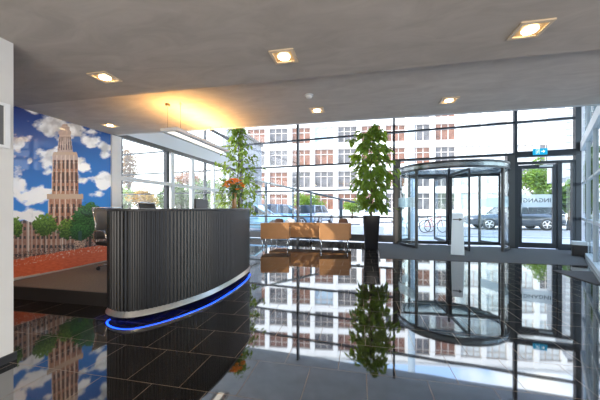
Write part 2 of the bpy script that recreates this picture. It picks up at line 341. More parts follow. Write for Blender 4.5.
# ================================================================== MURAL (flat picture on the recess wall)
def lerp(a,b,t): return tuple(x+(y-x)*t for x,y in zip(a,b))
def fbm(x,y,o=4,s=1.):
    v=0;a=.5
    for i in range(o): v+=a*noise.noise(Vector((x*s,y*s,i*7.3))); s*=2; a*=.5
    return v+.5
clouds = [(46,122,20,13),(62,132,22,14),(28,196,24,13),(16,188,14,10),(20,146,5,8),(30,160,3,4),(90,140,14,9),(104,150,8,12),(104,180,8,10),(60,165,22,16),(86,168,9,6),(97,195,9,4),(18,212,26,7),(-30,150,22,12),(-70,190,40,18),(-110,140,30,20),(38,108,14,5)]
trees = [(14,227,9,10),(45,225,12,11),(67,229,9,10),(86,222,15,16),(90,210,9,8),(80,232,10,9),(-25,228,14,12),(-70,222,22,18)]
def paint(px, py):
    n = fbm(px*.06, py*.06, 5)
    # sky
    t = min(1,max(0,(py-105)/110)); col = lerp((.002,.022,.17),(.025,.22,.66),t)
    c = 0
    for cx,cy,rx,ry in clouds:
        q = ((px-cx)/rx)**2+((py-cy)/ry)**2; c = max(c, 1-q*.75)
    c = c*.85 + (fbm(px*.045+3,py*.075,6)-.5)*2.4
    k = min(1,max(0,(c-.24)*2.4)); wcol = lerp((.50,.50,.50),(.93,.94,.95), min(1,max(0,(fbm(px*.11+9,py*.11,3)-.25)*2+ (py-140)/90)))
    col = lerp(col, wcol, k)
    # tower, drawn in its own upright frame
    def tower(px,py):
        cx = 65
        tiers = [(124,127,2.2,3.6),(127,131,4.6,5.0),(131,134,6.2,6.4),(134,152,5.6,7.8),(152,155,11.5,12.5),(155,194,12.6,13.6),(194,199,18.0,18.4),(199,226,16.6,17.4),(226,229,18.2,18.2),(229,250,17.2,17.6)]
        for y0,y1,h0,h1 in tiers:
            if y0<=py<y1:
                h = h0+(h1-h0)*(py-y0)/(y1-y0)
                u = (px-cx)/h
                if abs(u)>1: return None
                base = lerp((.26,.09,.045),(.52,.29,.19), fbm(px*.5,py*.35,3))
                if u > .45: base = lerp(base,(.20,.10,.08),.45)
                if py<160: base = lerp(base,(.62,.56,.50),.45)
                if y0 in (194,226,152): return (.50,.36,.26)
                if int(py*1.0)%9==0: base = lerp(base,(.62,.50,.40),.6)
                fu = (u*3)%1.0
                if y1-y0>12 and y1>160:
                    if fu<.16: base = (.66,.54,.45)
                    elif .38<fu<.78 and (y0+5<py<y1-3): base = (.07,.035,.03) if (py-y0)%14>3 else (.34,.15,.09)
                elif .35<fu<.75 and y0+3<py<y1-2: base = (.12,.08,.07)
                return base
        return None
    tc_ = tower(px,py)
    if tc_: col = tc_
    # houses on the left and right
    top = 226 - 4*abs(((px+2)/13)%2-1) - (2 if px<45 else -6)
    if px > 100: top += 6
    street = 262 - (px-12)*.17 - 3
    if top < py:
        hb = lerp((.20,.085,.06),(.36,.22,.17), fbm(px*.3,py*.3,2))
        if (py-top)<3: hb = (.09,.07,.075)
        if int((px+60)/1.6)%3==0: hb = lerp(hb,(.55,.48,.42),.55)
        if int((py+1)/3)%3==1 and int((px+60)/2.2)%2==0: hb = (.05,.045,.05)
        if int(px+40)%17==0: hb = (.6,.55,.5)
        col = hb
    for tx,ty,rx,ry in trees:
        q = ((px-tx)/rx)**2+((py-ty)/ry)**2 + (fbm(px*.35+tx,py*.35,3)-.5)*1.5
        if q<1:
            g = fbm(px*.8,py*.8,3); l_ = min(1,max(0,(g-.3)*1.6+(ty-py)/ry*.35))
            dark = (.006,.03,.008) if tx>=80 else (.015,.05,.01); lite = (.06,.22,.04) if tx>=80 else (.20,.36,.05)
            col = lerp(dark,lite,l_)
    if abs(px-45)<.8 and 235<py<street: col=(.05,.03,.02)
    if abs(px-90)<1. and 236<py<street+1: col=(.03,.02,.015)
    # statue on plinth
    if 74<px<85 and 241<py<245: col=(.55,.38,.28)
    if 76<px<83.5 and 245<=py<257: col=lerp((.40,.20,.14),(.6,.42,.32),fbm(px,py,2))
    if abs(px-80)<1.6 and 231<py<241: col=(.03,.08,.06)
    if 72<px<88 and 254<py<258 and fbm(px*.9,py*.9,2)>.48: col=(.65,.5,.4)
    # street crowd and square
    if py>street-6 and py<street+1 and fbm(px*1.1,py*1.1,2)>.55 : col=(.04,.03,.035)
    if py>street+1:
        col = lerp((.42,.06,.02),(.60,.14,.06), fbm(px*.25,py*.9,3))
        if fbm(px*.8,py*.6+30,2)>.70 and py<street+8: col=(.6,.42,.33)
        if py>278-(px-12)*.165: col = lerp((.45,.33,.25),(.56,.44,.35), fbm(px*.2,py,2))
    return col
NY, NZ = 330, 260
y0, y1, z0, z1 = 1.74, 4.665, .19, 2.645
me = bpy.data.meshes.new('mural'); vs=[]; fc=[]
for j in range(NZ+1):
    for i in range(NY+1): vs.append((-4.79, y0+(y1-y0)*i/NY, z0+(z1-z0)*j/NZ))
for j in range(NZ):
    for i in range(NY):
        a=j*(NY+1)+i; fc.append((a,a+1,a+NY+2,a+NY+1))
me.from_pydata(vs,[],fc); at = me.color_attributes.new('picture','FLOAT_COLOR','POINT')
for k,v in enumerate(vs):
    px,py = to_px(*v); c_ = paint(px,py); at.data[k].color = (*c_,1)
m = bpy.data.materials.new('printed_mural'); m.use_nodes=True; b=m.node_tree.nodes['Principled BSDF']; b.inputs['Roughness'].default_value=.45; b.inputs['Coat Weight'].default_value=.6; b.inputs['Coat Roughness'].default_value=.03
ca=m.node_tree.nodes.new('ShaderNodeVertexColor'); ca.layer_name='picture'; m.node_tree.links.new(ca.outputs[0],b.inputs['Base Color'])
m.node_tree.links.new(ca.outputs[0],b.inputs['Emission Color']); b.inputs['Emission Strength'].default_value=.22  # the print is no lamp; a slight glow is added to brighten it
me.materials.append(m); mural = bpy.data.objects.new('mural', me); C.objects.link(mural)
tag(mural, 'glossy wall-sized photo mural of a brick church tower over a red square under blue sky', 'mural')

# ================================================================== RECEPTION DESK
def catmull(P, n=24):
    out=[]; N=len(P)
    for i in range(N):
        p0,p1,p2,p3=[Vector((*P[(i+k)%N],0)) for k in (-1,0,1,2)]
        for j in range(n):
            t=j/n; out.append(.5*((2*p1)+(-p0+p2)*t+(2*p0-5*p1+4*p2-p3)*t*t+(-p0+3*p1-3*p2+p3)*t**3))
    return out
def resample(pts, step):
    L=[0]
    for a,b in zip(pts, pts[1:]+pts[:1]): L.append(L[-1]+(b-a).length)
    T=L[-1]; n=int(T/step); n-=n%2; out=[]; k=0; q=pts+pts[:1]
    for i in range(n):
        t=T*i/n
        while L[k+1]<t: k+=1
        u=(t-L[k])/(L[k+1]-L[k]); out.append(q[k].lerp(q[k+1],u))
    return out
def offset(pts, dlt):
    out=[]; N=len(pts)
    for i,p in enumerate(pts):
        t=(pts[(i+1)%N]-pts[i-1]).normalized(); nrm=Vector((t.y,-t.x,0)); out.append(p+nrm*(dlt[i] if isinstance(dlt,list) else dlt))
    return out
DP=[(-2.77,2.68),(-2.62,2.53),(-2.37,2.50),(-2.19,2.66),(-2.04,2.95),(-1.93,3.35),(-1.90,3.80),(-1.915,4.3),(-1.97,4.75),(-2.10,5.15),(-2.30,5.36),(-2.46,5.26),(-2.52,4.8),(-2.54,4.2),(-2.60,3.5),(-2.70,2.95)]
base = catmull(DP, 16)
desk = thing('reception_desk', 'tall curved reception counter clad in black vertical ribs with blue light underneath', 'desk', (-2.2,3.9,0))
def P2(pts): return [(p.x+2.2, p.y-3.9) for p in pts]
rs = resample(base, .011)
prof = [0.,.006,.008,.006,0.,-.006]; rib = offset(rs, [ (.004 if (i%4)<2 else -.007) for i in range(len(rs))])
M_rib = mat('black_ribbed_cladding', (.009,.0095,.0105), .33, .25, noise_amt=.15, noise_scale=12)
mb=MB(); mb.prism(P2(rib), .12, 1.165); mb.build('ribbed_body', M_rib, desk)
mb=MB(); mb.prism(P2(offset(resample(base,.03), .014)), 1.165, 1.193, True); mb.build('counter_top', mat('dark_counter_top', (.05,.05,.052), .3), desk)
ro=resample(base,.03); ka=P2(offset(ro,-.012)); kb=P2(offset(ro,.020)); kc=P2(offset(ro,-.07)); mb=MB(); NK=len(ka)
for i in range(NK):
    j=(i+1)%NK
    mb.poly([(*kb[i],.066),(*kb[j],.066),(*ka[j],.119),(*ka[i],.119)],True); mb.poly([(*kc[i],.062),(*kc[j],.062),(*kb[j],.062),(*kb[i],.062)]); mb.poly([(*kb[i],.062),(*kb[j],.062),(*kb[j],.066),(*kb[i],.066)])
mb.build('kick_panel', M_steel, desk)
inn = offset(resample(base,.03), .012); inn2 = offset(resample(base,.03), -.006)
mb=MB(); N=len(inn)
for i in range(N):
    a,b=P2([inn[i],inn[(i+1)%N]]); c,d=P2([inn2[(i+1)%N],inn2[i]])
    if i < N*.50: 
        mb.box(0,0,0,0,0,0) if False else None
        mb.poly([(*a,.0605),(*b,.0605),(*c,.0605),(*d,.0605)])
mb.build('led_strip', mat('blue_led', (.02,.05,.3), .5, emit=(.006,.045,1.), es=24), desk)
mb=MB(); mb.box(-.38,-.10,-1.1,1.1,0,.062); mb.build('plinth', M_black, desk)
wd=thing('staff_worktop','low grey worktop on steel legs behind the ribbed reception counter','table',(-2.95,4.25,.17))
mb=MB(); mb.box(-3.25,-2.66,3.3,5.2,.88,.908,.004); mb.xf(Matrix.Translation((2.95,-4.25,-.17))); mb.build('worktop', mat('grey_worktop',(.35,.35,.34),.5), wd)
for yy in (3.4,5.1):
    for xx in (-3.2,-2.75):
        mb=MB(); mb.box(xx,xx+.05,yy-.02,yy+.02,.172,.879); mb.xf(Matrix.Translation((2.95,-4.25,-.17))); mb.build('leg', M_steel, wd)
desk_led = bpy.data.lights.new('desk_glow','POINT')
bpy.data.lights.remove(desk_led)

# monitors / phone behind the counter
M_screen = mat('dark_screen',(.01,.012,.014),.15)
def monitor(label, loc, rz):
    t=thing('monitor', label, 'monitor', loc, rz)
    mb=MB(); mb.box(-.24,.24,-.015,.02,.14,.46,.008); mb.build('housing', M_black, t)
    mb=MB(); mb.box(-.228,.228,-.018,-.0145,.152,.448); mb.build('screen', M_screen, t)
    mb=MB(); mb.box(-.03,.03,.0,.03,.012,.2); mb.build('stand', M_black, t)
    mb=MB(); mb.box(-.11,.11,-.07,.09,0,.012,.004); mb.build('foot', M_black, t)
    return t
monitor('black computer monitor angled behind the counter, left of the orange flowers', (-2.97,4.88,.91), math.radians(-86))
t=thing('desk_phone','black desk telephone standing on counter top beside the monitor','telephone',(-2.30,4.12,1.193),math.radians(200)); 
mb=MB(); mb.mi=0
vs=[(-.09,-.07,0),(.09,-.07,0),(.09,.07,0),(-.09,.07,0),(-.09,-.07,.015),(.09,-.07,.015),(.09,.07,.055),(-.09,.07,.055)]
V=[mb.bm.verts.new(v) for v in vs]
for q in ((0,3,2,1),(4,5,6,7),(0,1,5,4),(1,2,6,5),(2,3,7,6),(3,0,4,7)): mb._f([V[i] for i in q])
mb.build('housing', M_black, t)
mb=MB(); mb.tube([(-.06,-.075,.035),(-.06,-.05,.05),(-.06,.05,.077),(-.06,.08,.075)],[.022,.014,.014,.022],8); mb.build('handset', M_black, t)
t.location=(-2.85,4.10,.91); t['label']='black desk telephone lying on worktop behind the ribbed counter'

# office chairs
def office_chair(label, loc, rz, mesh_mat):
    t=thing('office_chair', label, 'chair', loc, rz)
    mb=MB()
    for k in range(5):
        a=2*PI*k/5; mb.tube([(0,0,.09),(.28*math.cos(a),.28*math.sin(a),.07)],[.022,.014],8)
    mb.build('star_base', M_chrome, t)
    for k in range(5):
        a=2*PI*k/5; mb=MB(); mb.lathe([(.012,-.014),(.03,-.014),(.03,.014),(.012,.014)],12); mb.xf(Matrix.Translation((.28*math.cos(a),.28*math.sin(a),.031))@Matrix.Rotation(a,4,'Z')@Matrix.Rotation(PI/2,4,'X')); mb.build('caster', M_black, t)
    mb=MB(); mb.tube([(0,0,.08),(0,0,.40)],[.028,.022],10); mb.build('gas_lift', M_chrome, t)
    mb=MB(); mb.box(-.24,.24,-.23,.23,.41,.47,.025); mb.build('seat', mat('black_fabric',(.02,.02,.022),.8), t)
    mb=MB(); rows=[]
    for j in range(9):
        z=.50+.52*j/8; yb=.25+.05*math.sin(j/8*PI)*-1+.07*j/8
        rows.append([mb.bm.verts.new((x*.23, yb+.05*(1-x*x)*.8, z)) for x in [i/4-1 for i in range(9)]])
    for A,B in zip(rows,rows[1:]):
        for k in range(8): mb._f([A[k],A[k+1],B[k+1],B[k]],True)
    o=mb.build('backrest', mesh_mat, t, recalc=False)
    s=o.modifiers.new('s','SOLIDIFY'); s.thickness=.012
    for sx in (-1,1):
        mb=MB(); mb.tube([(sx*.235,.26+.0,.48),(sx*.235,.23,.75),(sx*.235,.33,1.03)],.011,8); mb.build('back_frame', M_chrome, t)
        mb=MB(); mb.tube([(sx*.24,.22,.45),(sx*.29,.18,.5),(sx*.29,.15,.66),(sx*.29,-.12,.66),(sx*.26,-.18,.45)],.011,8); mb.build('armrest', M_chrome, t)
    mb=MB(); mb.tube([(-.235,.33,1.03),(0,.37,1.035),(.235,.33,1.03)],.011,8); mb.build('back_frame', M_chrome, t)
    return t
M_mesh=mat('grey_mesh_back',(.17,.17,.17),.4,.5)
office_chair('chrome framed office chair with grey ribbed back at the near end of the desk', (-4.02,4.05,.17), math.radians(75), M_mesh)
office_chair('black office chair with rounded back showing above the middle of the desk', (-3.55,4.55,.17), math.radians(95), mat('black_back',(.03,.03,.033),.6)).scale=(1,1,1.09)

# flowers in a vase on the counter
fl = thing('flower_vase','tall tan vase holding a spread of orange flowers on far end of the counter','vase',(-2.24,4.78,1.193))
mb=MB(); mb.lathe([(.05,0),(.045,.02),(.035,.12),(.04,.22),(.052,.28),(.046,.28),(.034,.2)],20); mb.build('vase', mat('tan_glass_vase',(.42,.24,.10),.2,noise_amt=.2), fl)
M_stem=mat('stem_green',(.05,.12,.02),.6); M_leaf_d=mat('flower_leaf',(.05,.14,.025),.5,noise_amt=.4,noise_scale=20)
M_or=mat('orange_petals',(1.,.28,.012),.5,noise_amt=.35,noise_scale=25)
mb=MB(); mb2=MB(); mb3=MB()
def leafquad(mb, p, d, up, L, W, droop=.2):
    d=d.normalized(); s=d.cross(up); 
    if s.length<1e-3: s=Vector((1,0,0))
    s.normalize(); n=s.cross(d)
    a=p; b=p+d*L*.35+s*W*.5-n*.0; c=p+d*L*.35-s*W*.5; m1=p+d*L*.38-n*L*.06; e=p+d*L*.75+s*W*.35-n*L*droop*.5; f=p+d*L*.75-s*W*.35-n*L*droop*.5; m2=p+d*L*.75-n*L*(droop*.5+.05); g=p+d*L-n*L*droop
    va,vb,vc,vm,ve,vf,vm2,vg=[mb.bm.verts.new(q) for q in (a,b,c,m1,e,f,m2,g)]
    mb._f([va,vb,vm]); mb._f([va,vm,vc]); mb._f([vb,ve,vm2,vm]); mb._f([vm,vm2,vf,vc]); mb._f([ve,vg,vm2]); mb._f([vm2,vg,vf])
rnd=random.Random(3)
for i in range(46):
    a=rnd.uniform(0,2*PI); r=rnd.uniform(.03,.21); z=.30+.19*(1-(r/.24)**2)+rnd.uniform(-.03,.05)
    tip=Vector((r*math.cos(a),r*math.sin(a),z)); mb.tube([(0,0,.24),tip*.5+Vector((0,0,.16)),tip],.003,4)
    for k in range(9):
        b_=2*PI*k/9; dd=Vector((math.cos(b_),math.sin(b_),.5)); leafquad(mb2, tip, dd, Vector((0,0,1)), .05, .026, -.1)
for i in range(60):
    a=rnd.uniform(0,2*PI); e=rnd.uniform(-.5,.7); dd=Vector((math.cos(a)*math.cos(e),math.sin(a)*math.cos(e),math.sin(e)))
    leafquad(mb3, Vector((0,0,.28))+dd*rnd.uniform(.02,.12), dd, Vector((0,0,1)), rnd.uniform(.08,.13), .035, .3)
mb.build('stems',M_stem,fl); mb2.build('blossoms',M_or,fl,recalc=False); mb3.build('leaves',M_leaf_d,fl,recalc=False)

# ================================================================== PLANTS
def mat_leaf(name,c):
    m=mat(name,c,.45,noise_amt=.45,noise_scale=3.5); b=m.node_tree.nodes['Principled BSDF']
    nt=m.node_tree; out=nt.nodes['Material Output']; tr=nt.nodes.new('ShaderNodeBsdfTranslucent'); tr.inputs[0].default_value=(c[0]*2.6+.05,c[1]*2.0+.05,c[2]*1.2,1)
    mx=nt.nodes.new('ShaderNodeMixShader'); mx.inputs[0].default_value=.4; nt.links.new(b.outputs[0],mx.inputs[1]); nt.links.new(tr.outputs[0],mx.inputs[2]); nt.links.new(mx.outputs[0],out.inputs[0]); return m
M_fic=mat_leaf('ficus_leaf',(.14,.235,.04)); M_bark=mat('bark',(.10,.07,.045),.9,noise_amt=.3,noise_scale=20,bump=.5)
def indoor_tree(t, z_pot, top, rad, low, nleaf, L, seed, prof):
    rnd=random.Random(seed); mb=MB(); tip=[]
    trunk=[(0,0,z_pot)]; 
    for k in range(1,9): trunk.append((rnd.uniform(-.03,.03),rnd.uniform(-.03,.03),z_pot+(top-z_pot)*k/8))
    mb.tube(trunk,[.028-.0027*k for k in range(9)],8)
    lf=MB()
    nb=46
    for i in range(nb):
        f=(i+rnd.random())/nb; z=low+(top-low)*f; R=rad*prof(f)*rnd.uniform(.55,1.)
        a=i*2.4+rnd.uniform(-.3,.3); s=Vector((0,0,max(z_pot+.25,z-.25))); e=Vector((R*math.cos(a),R*math.sin(a),z))
        midp=s.lerp(e,.5)+Vector((0,0,.07)); mb.tube([s,midp,e],[.008,.006,.003],5)
        for k in range(nleaf//nb):
            u=rnd.uniform(.25,1.05); p=s.lerp(e,u)+Vector((rnd.gauss(0,.06),rnd.gauss(0,.06),rnd.gauss(0,.05)+.06*math.sin(u*PI)))
            aa=a+rnd.uniform(-1.6,1.6); dd=Vector((math.cos(aa),math.sin(aa),rnd.uniform(-1.3,.25)))
            leafquad(lf,p,dd,Vector((rnd.uniform(-.3,.3),rnd.uniform(-.3,.3),1)),L*rnd.uniform(.7,1.2),L*.5,rnd.uniform(.1,.4))
    mb.build('trunk',M_bark,t); lf.build('foliage',M_fic,t,recalc=False)
pp=on_z(371.3,249,0)
t=thing('potted_ficus','tall leafy ficus in a tapered black pot standing left of the revolving door','plant',pp)
mb=MB(); pts=[(.19,0),(.20,.01),(.262,.96),(.266,.98),(.245,.98),(.24,.90)]
for a,b in ((0,0),):
    rings=[]
    for r,z in pts:
        ring=[]
        for k in range(32):
            an=2*PI*k/32; q=max(abs(math.cos(an)),abs(math.sin(an))); rr=r/(q**.75); ring.append(mb.bm.verts.new((rr*math.cos(an)*.93,rr*math.sin(an)*.93,z)))
        rings.append(ring)
    for A,B in zip(rings,rings[1:]):
        for k in range(32): mb._f([A[k],A[(k+1)%32],B[(k+1)%32],B[k]],True)
    mb._f(rings[0][::-1])
mb.build('pot',mat('black_planter',(.014,.014,.016),.3),t)
mb=MB(); mb.lathe([(.01,.93),(.24,.915)],24,cap=False); mb.build('soil',mat('soil',(.03,.02,.012),1.),t)
indoor_tree(t,.92,3.62,.70,1.15,800,.25,11,lambda f: .48+.56*math.sin(PI*(.08+.86*f)))
t=thing('potted_fig','slender indoor tree with small leaves rising behind the orange flowers','plant',(-3.42,7.55,0))
mb=MB(); mb.lathe([(.18,0),(.2,.02),(.25,.5),(.255,.52),(.235,.52),(.23,.46)],28); mb.build('pot',mat('grey_pot',(.2,.2,.2),.5),t)
indoor_tree(t,.45,3.62,.78,1.1,950,.14,5,lambda f: 1.0 if f<.5 else max(.22,1.0-(f-.5)*1.7))

# ================================================================== SEATING
M_tan=mat('tan_leather',(.44,.205,.075),.5,noise_amt=.05,noise_scale=5); M_cream=mat('cream_cushion',(.72,.68,.62),.8)
def armchair(label, loc, rz, w=.86, dp=.70):
    t=thing('armchair',label,'armchair',loc,rz,None)
    mb=MB(); mb.box(-w/2,w/2,0,.10,.27,.75,.012); mb.build('backrest',M_tan,t)
    for sx in (-1,1):
        mb=MB(); x0=sx*(w/2-.07); mb.box(min(x0,sx*w/2),max(x0,sx*w/2),.102,dp,.27,.58,.012); mb.build('armrest',M_tan,t)
    mb=MB(); mb.box(-w/2+.075,w/2-.075,.102,dp-.01,.27,.33,.008); mb.build('seat_frame',M_tan,t)
    mb=MB(); mb.box(-w/2+.08,w/2-.08,.11,dp,.332,.46,.03); mb.build('seat',M_cream,t)
    for sx in (-1,1):
        for y in (.04,dp-.05):
            mb=MB(); mb.tube([(sx*(w/2-.05),y,0),(sx*(w/2-.05),y,.27)],.011,8); mb.build('leg',M_chrome,t)
    return t
a=on_z(260.5,248,0); b=on_z(289,248,0); c=(a+b)/2
armchair('tan leather armchair with its back turned, nearer the reception desk', (c.x,c.y,0), math.atan2(b.y-a.y,b.x-a.x)*.8)
a=on_z(319,249.5,0); b=on_z(350,249.5,0); c=(a+b)/2
armchair('tan leather armchair with its back turned, nearer the black plant pot', (c.x,c.y,0), math.atan2(b.y-a.y,b.x-a.x)*.8)
t=thing('sofa','long tan leather sofa facing the glass front, behind two armchairs','sofa',(-1.62,9.02,0),math.radians(2))
w=2.7
mb=MB(); mb.box(-w/2,w/2,0,.13,.24,.72,.012); mb.build('backrest',M_tan,t)
mb=MB(); mb.box(-w/2+.09,w/2-.09,.165,.78,.26,.33,.01); mb.build('seat_frame',M_tan,t)
for k in range(3):
    x=-w/2+.09+k*(w-.18)/3; mb=MB(); mb.box(x+.005,x+(w-.18)/3-.005,.165,.79,.332,.46,.03); mb.build('seat',M_tan,t)
for sx in (-1,1):
    mb=MB(); mb.box(min(sx*w/2,sx*(w/2-.085)),max(sx*w/2,sx*(w/2-.085)),.165,.78,.27,.6,.012); mb.build('armrest',M_tan,t)
for x in (-w/2+.08,0,w/2-.08):
    for y in (.06,.72):
        mb=MB(); mb.tube([(x,y,0),(x,y,.27)],.012,8); mb.build('leg',M_chrome,t)
def cushion(name,label,loc,rz,m,sx=.2,sy=.07,sz=.2,tilt=.2):
    mb=MB(); bmesh.ops.create_uvsphere(mb.bm,u_segments=20,v_segments=12,radius=1)
    for v in mb.bm.verts:
        f=lambda q: math.copysign(abs(q)**.6,q); v.co=Vector((f(v.co.x)*sx, v.co.y*sy*(1.0), f(v.co.z)*sz))
    for f in mb.bm.faces: f.smooth=True
    o=mb.build(name,m); o.location=loc; o.rotation_euler=(tilt,0,rz); return tag(o,label,'cushion')
cushion('cushion','brown cushion leaning on left end of the long tan sofa',(-2.70,9.27,.655),.0,mat('brown_cloth',(.20,.10,.06),.9),.16,.07,.19,-.05)
cushion('cushion','white cushion leaning on the sofa beside the brown cushion',(-2.31,9.28,.655),.05,M_cream,.19,.07,.17,-.05)
cushion('cushion','brown cushion leaning on right end of the long tan sofa',(-.54,9.40,.665),.0,mat('brown_cloth',(.20,.10,.06),.9),.16,.07,.20,-.05)

# ================================================================== REVOLVING DOOR
sc=fs(449); cen=FP(sc,0,.008); R=1.56
rv=thing('revolving_door','glass revolving door drum with dark posts and curved glass sides','revolving door',cen,FROT)
M_drum=mat('drum_metal',(.30,.33,.34),.25,.7)
def arc(a0,a1,r,n=20): return [(r*math.cos(math.radians(a0+(a1-a0)*k/n)), r*math.sin(math.radians(a0+(a1-a0)*k/n))) for k in range(n+1)]
def curved(a0,a1,r,z0,z1,th=0,n=20):
    mb=MB(); P=arc(a0,a1,r,n)
    if th:
        Q=arc(a0,a1,r-th,n); poly=P+Q[::-1]
        for (p,q),(p2,q2) in zip(zip(P,Q),list(zip(P,Q))[1:]):
            mb.poly([(*p,z0),(*p2,z0),(*p2,z1),(*p,z1)],True); mb.poly([(*q2,z0),(*q,z0),(*q,z1),(*q2,z1)],True)
            mb.poly([(*p,z1),(*p2,z1),(*q2,z1),(*q,z1)]); mb.poly([(*p,z0),(*q,z0),(*q2,z0),(*p2,z0)])
    else:
        for p,p2 in zip(P,P[1:]): mb.poly([(*p,z0),(*p2,z0),(*p2,z1),(*p,z1)],True)
    return mb
curved(0,360,R+.03,2.44,2.50,.07,64).build('drum_rim',M_mull,rv)
curved(0,360,R+.02,2.34,2.44,.03,64).build('drum_header',M_drum,rv)
curved(0,360,R+.03,2.29,2.34,.07,64).build('drum_rim',M_mull,rv)
mb=MB(); mb.prism(arc(0,360,R-.05,48)[:-1],2.45,2.49,True); mb.build('drum_ceiling',glass('drum_top_glass',(.85,.93,.93),1.5,.05,.12),rv)
# side walls (local -y is the room side)
for a0,a1 in ((138,228),(-42,44)):
    g=curved(a0,a1,R,.08,2.29); g.build('curved_glass',M_dglass,rv)
    curved(a0,a1,R+.015,0,.08,.04).build('curved_rail',M_mull,rv)
    curved(a0,a1,R-.008,1.22,1.52).build('frosted_band',M_frost,rv)
    for a_ in (a0,a1):
        x,y=R*math.cos(math.radians(a_)),R*math.sin(math.radians(a_)); mb=MB(); mb.box(-.035,.035,-.03,.03,0,2.30); mb.build('post',M_frame_grey,rv,(x,y,0),math.radians(a_))
mb=MB(); mb.tube([(0,0,0),(0,0,2.45)],.04,12); mb.build('centre_shaft',M_mull,rv)
rot0=math.radians(-80)
for k in range(4):
    a_=rot0+k*PI/2; w_=thing('door_wing',None,None); w_.parent=rv; w_.rotation_euler=(0,0,a_)
    mb=MB(); mb.box(.05,R-.06,-.02,.02,0.02,.12); mb.box(.05,R-.06,-.02,.02,2.2,2.28); mb.box(R-.10,R-.05,-.02,.02,.12,2.2); mb.box(.05,.09,-.02,.02,.12,2.2); fr_=mb.build('wing_frame',M_mull,w_)
    mb=MB(); mb.poly([(.09,0,.12),(R-.10,0,.12),(R-.10,0,2.2),(.09,0,2.2)]); mb.build('wing_glass',M_dglass,w_)
# flatten: wings are parts, their frame and glass sub-parts
# white pylon with arrow, in front of the door
pl=on_z(457.5,255,0)+Vector((0,0,.008))
t=thing('sign_pylon','slim white floor sign with a black arrow in front of the revolving door','sign',pl,TH+math.radians(-25))
mb=MB(); 
V=[mb.bm.verts.new(v) for v in ((-.15,-.05,0),(.15,-.05,0),(.15,.05,0),(-.15,.05,0),(-.12,-.045,1.06),(.12,-.045,1.06),(.12,.045,1.06),(-.12,.045,1.06))]
for q in ((0,3,2,1),(4,5,6,7),(0,1,5,4),(1,2,6,5),(2,3,7,6),(3,0,4,7)): mb._f([V[i] for i in q])
mb.build('panel',mat_sheet('white_sign'),t)
mb=MB(); z=.90; y=-.052
mb.poly([(-.11,y,z-.012),(.04,y,z-.012),(.04,y,z+.012),(-.11,y,z+.012)]); mb.poly([(.03,y,z-.038),(.115,y,z),(.03,y,z+.038)]); mb.build('arrow',M_black,t,recalc=False)

# ================================================================== EXIT SIGN, MATS, BIN, FRAMES
e0,e1=fs(530),fs(545)
t=thing('exit_sign','blue-green emergency exit sign with white running figure above glass door','sign',FP((e0+e1)/2,.16,2.84),FROT)
w=(e1-e0)/2*.93
mb=MB(); mb.box(-w,w,-.02,.02,-.09,.09,.004); mb.build('sign_box',mat('exit_blue',(.0,.26,.42),.4,emit=(0.,.32,.55),es=.9),t)
M_ew=mat('exit_white',(.9,.95,.95),.4,emit=(.9,1,1),es=1.0)
mb=MB(); y=-.0215
def q(pts): mb.poly([(x*w,y,z_) for x,z_ in pts])
# doorway outline with a running figure
q([(-.62,-.07),(-.58,-.07),(-.58,.07),(-.62,.07)]); q([(-.62,.062),(-.12,.062),(-.12,.07),(-.62,.07)]); q([(-.16,-.07),(-.12,-.07),(-.12,.07),(-.16,.07)])
hx,hz=-.30,.038; mb.poly([(hx*w+.012*math.cos(k*PI/4),y,hz+.012*math.sin(k*PI/4)) for k in range(8)])
q([(-.38,.02),(-.30,.024),(-.34,-.018),(-.42,-.014)]); q([(-.40,-.012),(-.35,-.016),(-.26,-.04),(-.28,-.05)]); q([(-.42,-.01),(-.38,-.016),(-.46,-.055),(-.52,-.05)]); q([(-.33,.02),(-.31,.012),(-.20,.0),(-.21,.012)]); q([(-.38,.02),(-.40,.012),(-.50,.008),(-.50,.018)])
q([(.10,-.010),(.44,-.010),(.44,.010),(.10,.010)]); q([(.40,-.045),(.66,0),(.40,.045)])
mb.build('pictogram',M_ew,t,recalc=False)
mb=MB(); mb.box(-.01,.01,-.0,.13,.06,.08); mb.build('bracket',M_mull,t)

M_mat=mat('grey_entrance_mat',(.095,.084,.078),.95,noise_amt=.15,noise_scale=90,bump=.3)
a=on_z(380,258.5,0); y_n=a.y
c1=FP(fs(380),.12); mb=MB(); xr=lambda y: P0.x+RD.x*((P0.y-y)/-RD.y)-.12
pts=[(a.x,y_n),(xr(y_n),y_n),(FP(S_END,.15).x-.15,FP(S_END,.15).y),(a.x+.12,FP((a.x+4.8),.15).y)]
mb.prism(pts,.001,.006); tag(mb.build('entrance_mat',M_mat),'wide dark grey mat running along the floor before both doors','mat')
q4=[on_z(552,270.5,0),on_z(598,275.3,0),on_z(612,289,0),on_z(557,283,0)]
mb=MB(); xs=[p.x for p in q4]; 
Y1=q4[0].y; Y0=q4[3].y; mb.prism([(q4[0].x,Y1),(q4[0].x,Y0),(xr(Y0),Y0),(xr(Y1),Y1)],.001,.012); tag(mb.build('door_mat',mat('brown_grey_mat',(.10,.085,.08),.95,noise_amt=.15,noise_scale=90,bump=.3)),'small brown-grey doormat beside the right-hand glass wall','mat')

bc=on_z(579.5,256,0)
t=thing('waste_bin','small black bin with a white lid at the corner by the glass door','bin',(bc.x,bc.y,.007),RROT+PI/2)
mb=MB(); mb.box(-.14,.14,-.13,.13,0,.27,.012); mb.build('body',M_black,t)
mb=MB(); mb.box(-.15,.15,-.14,.14,.272,.36,.012); mb.build('lid',M_white,t)

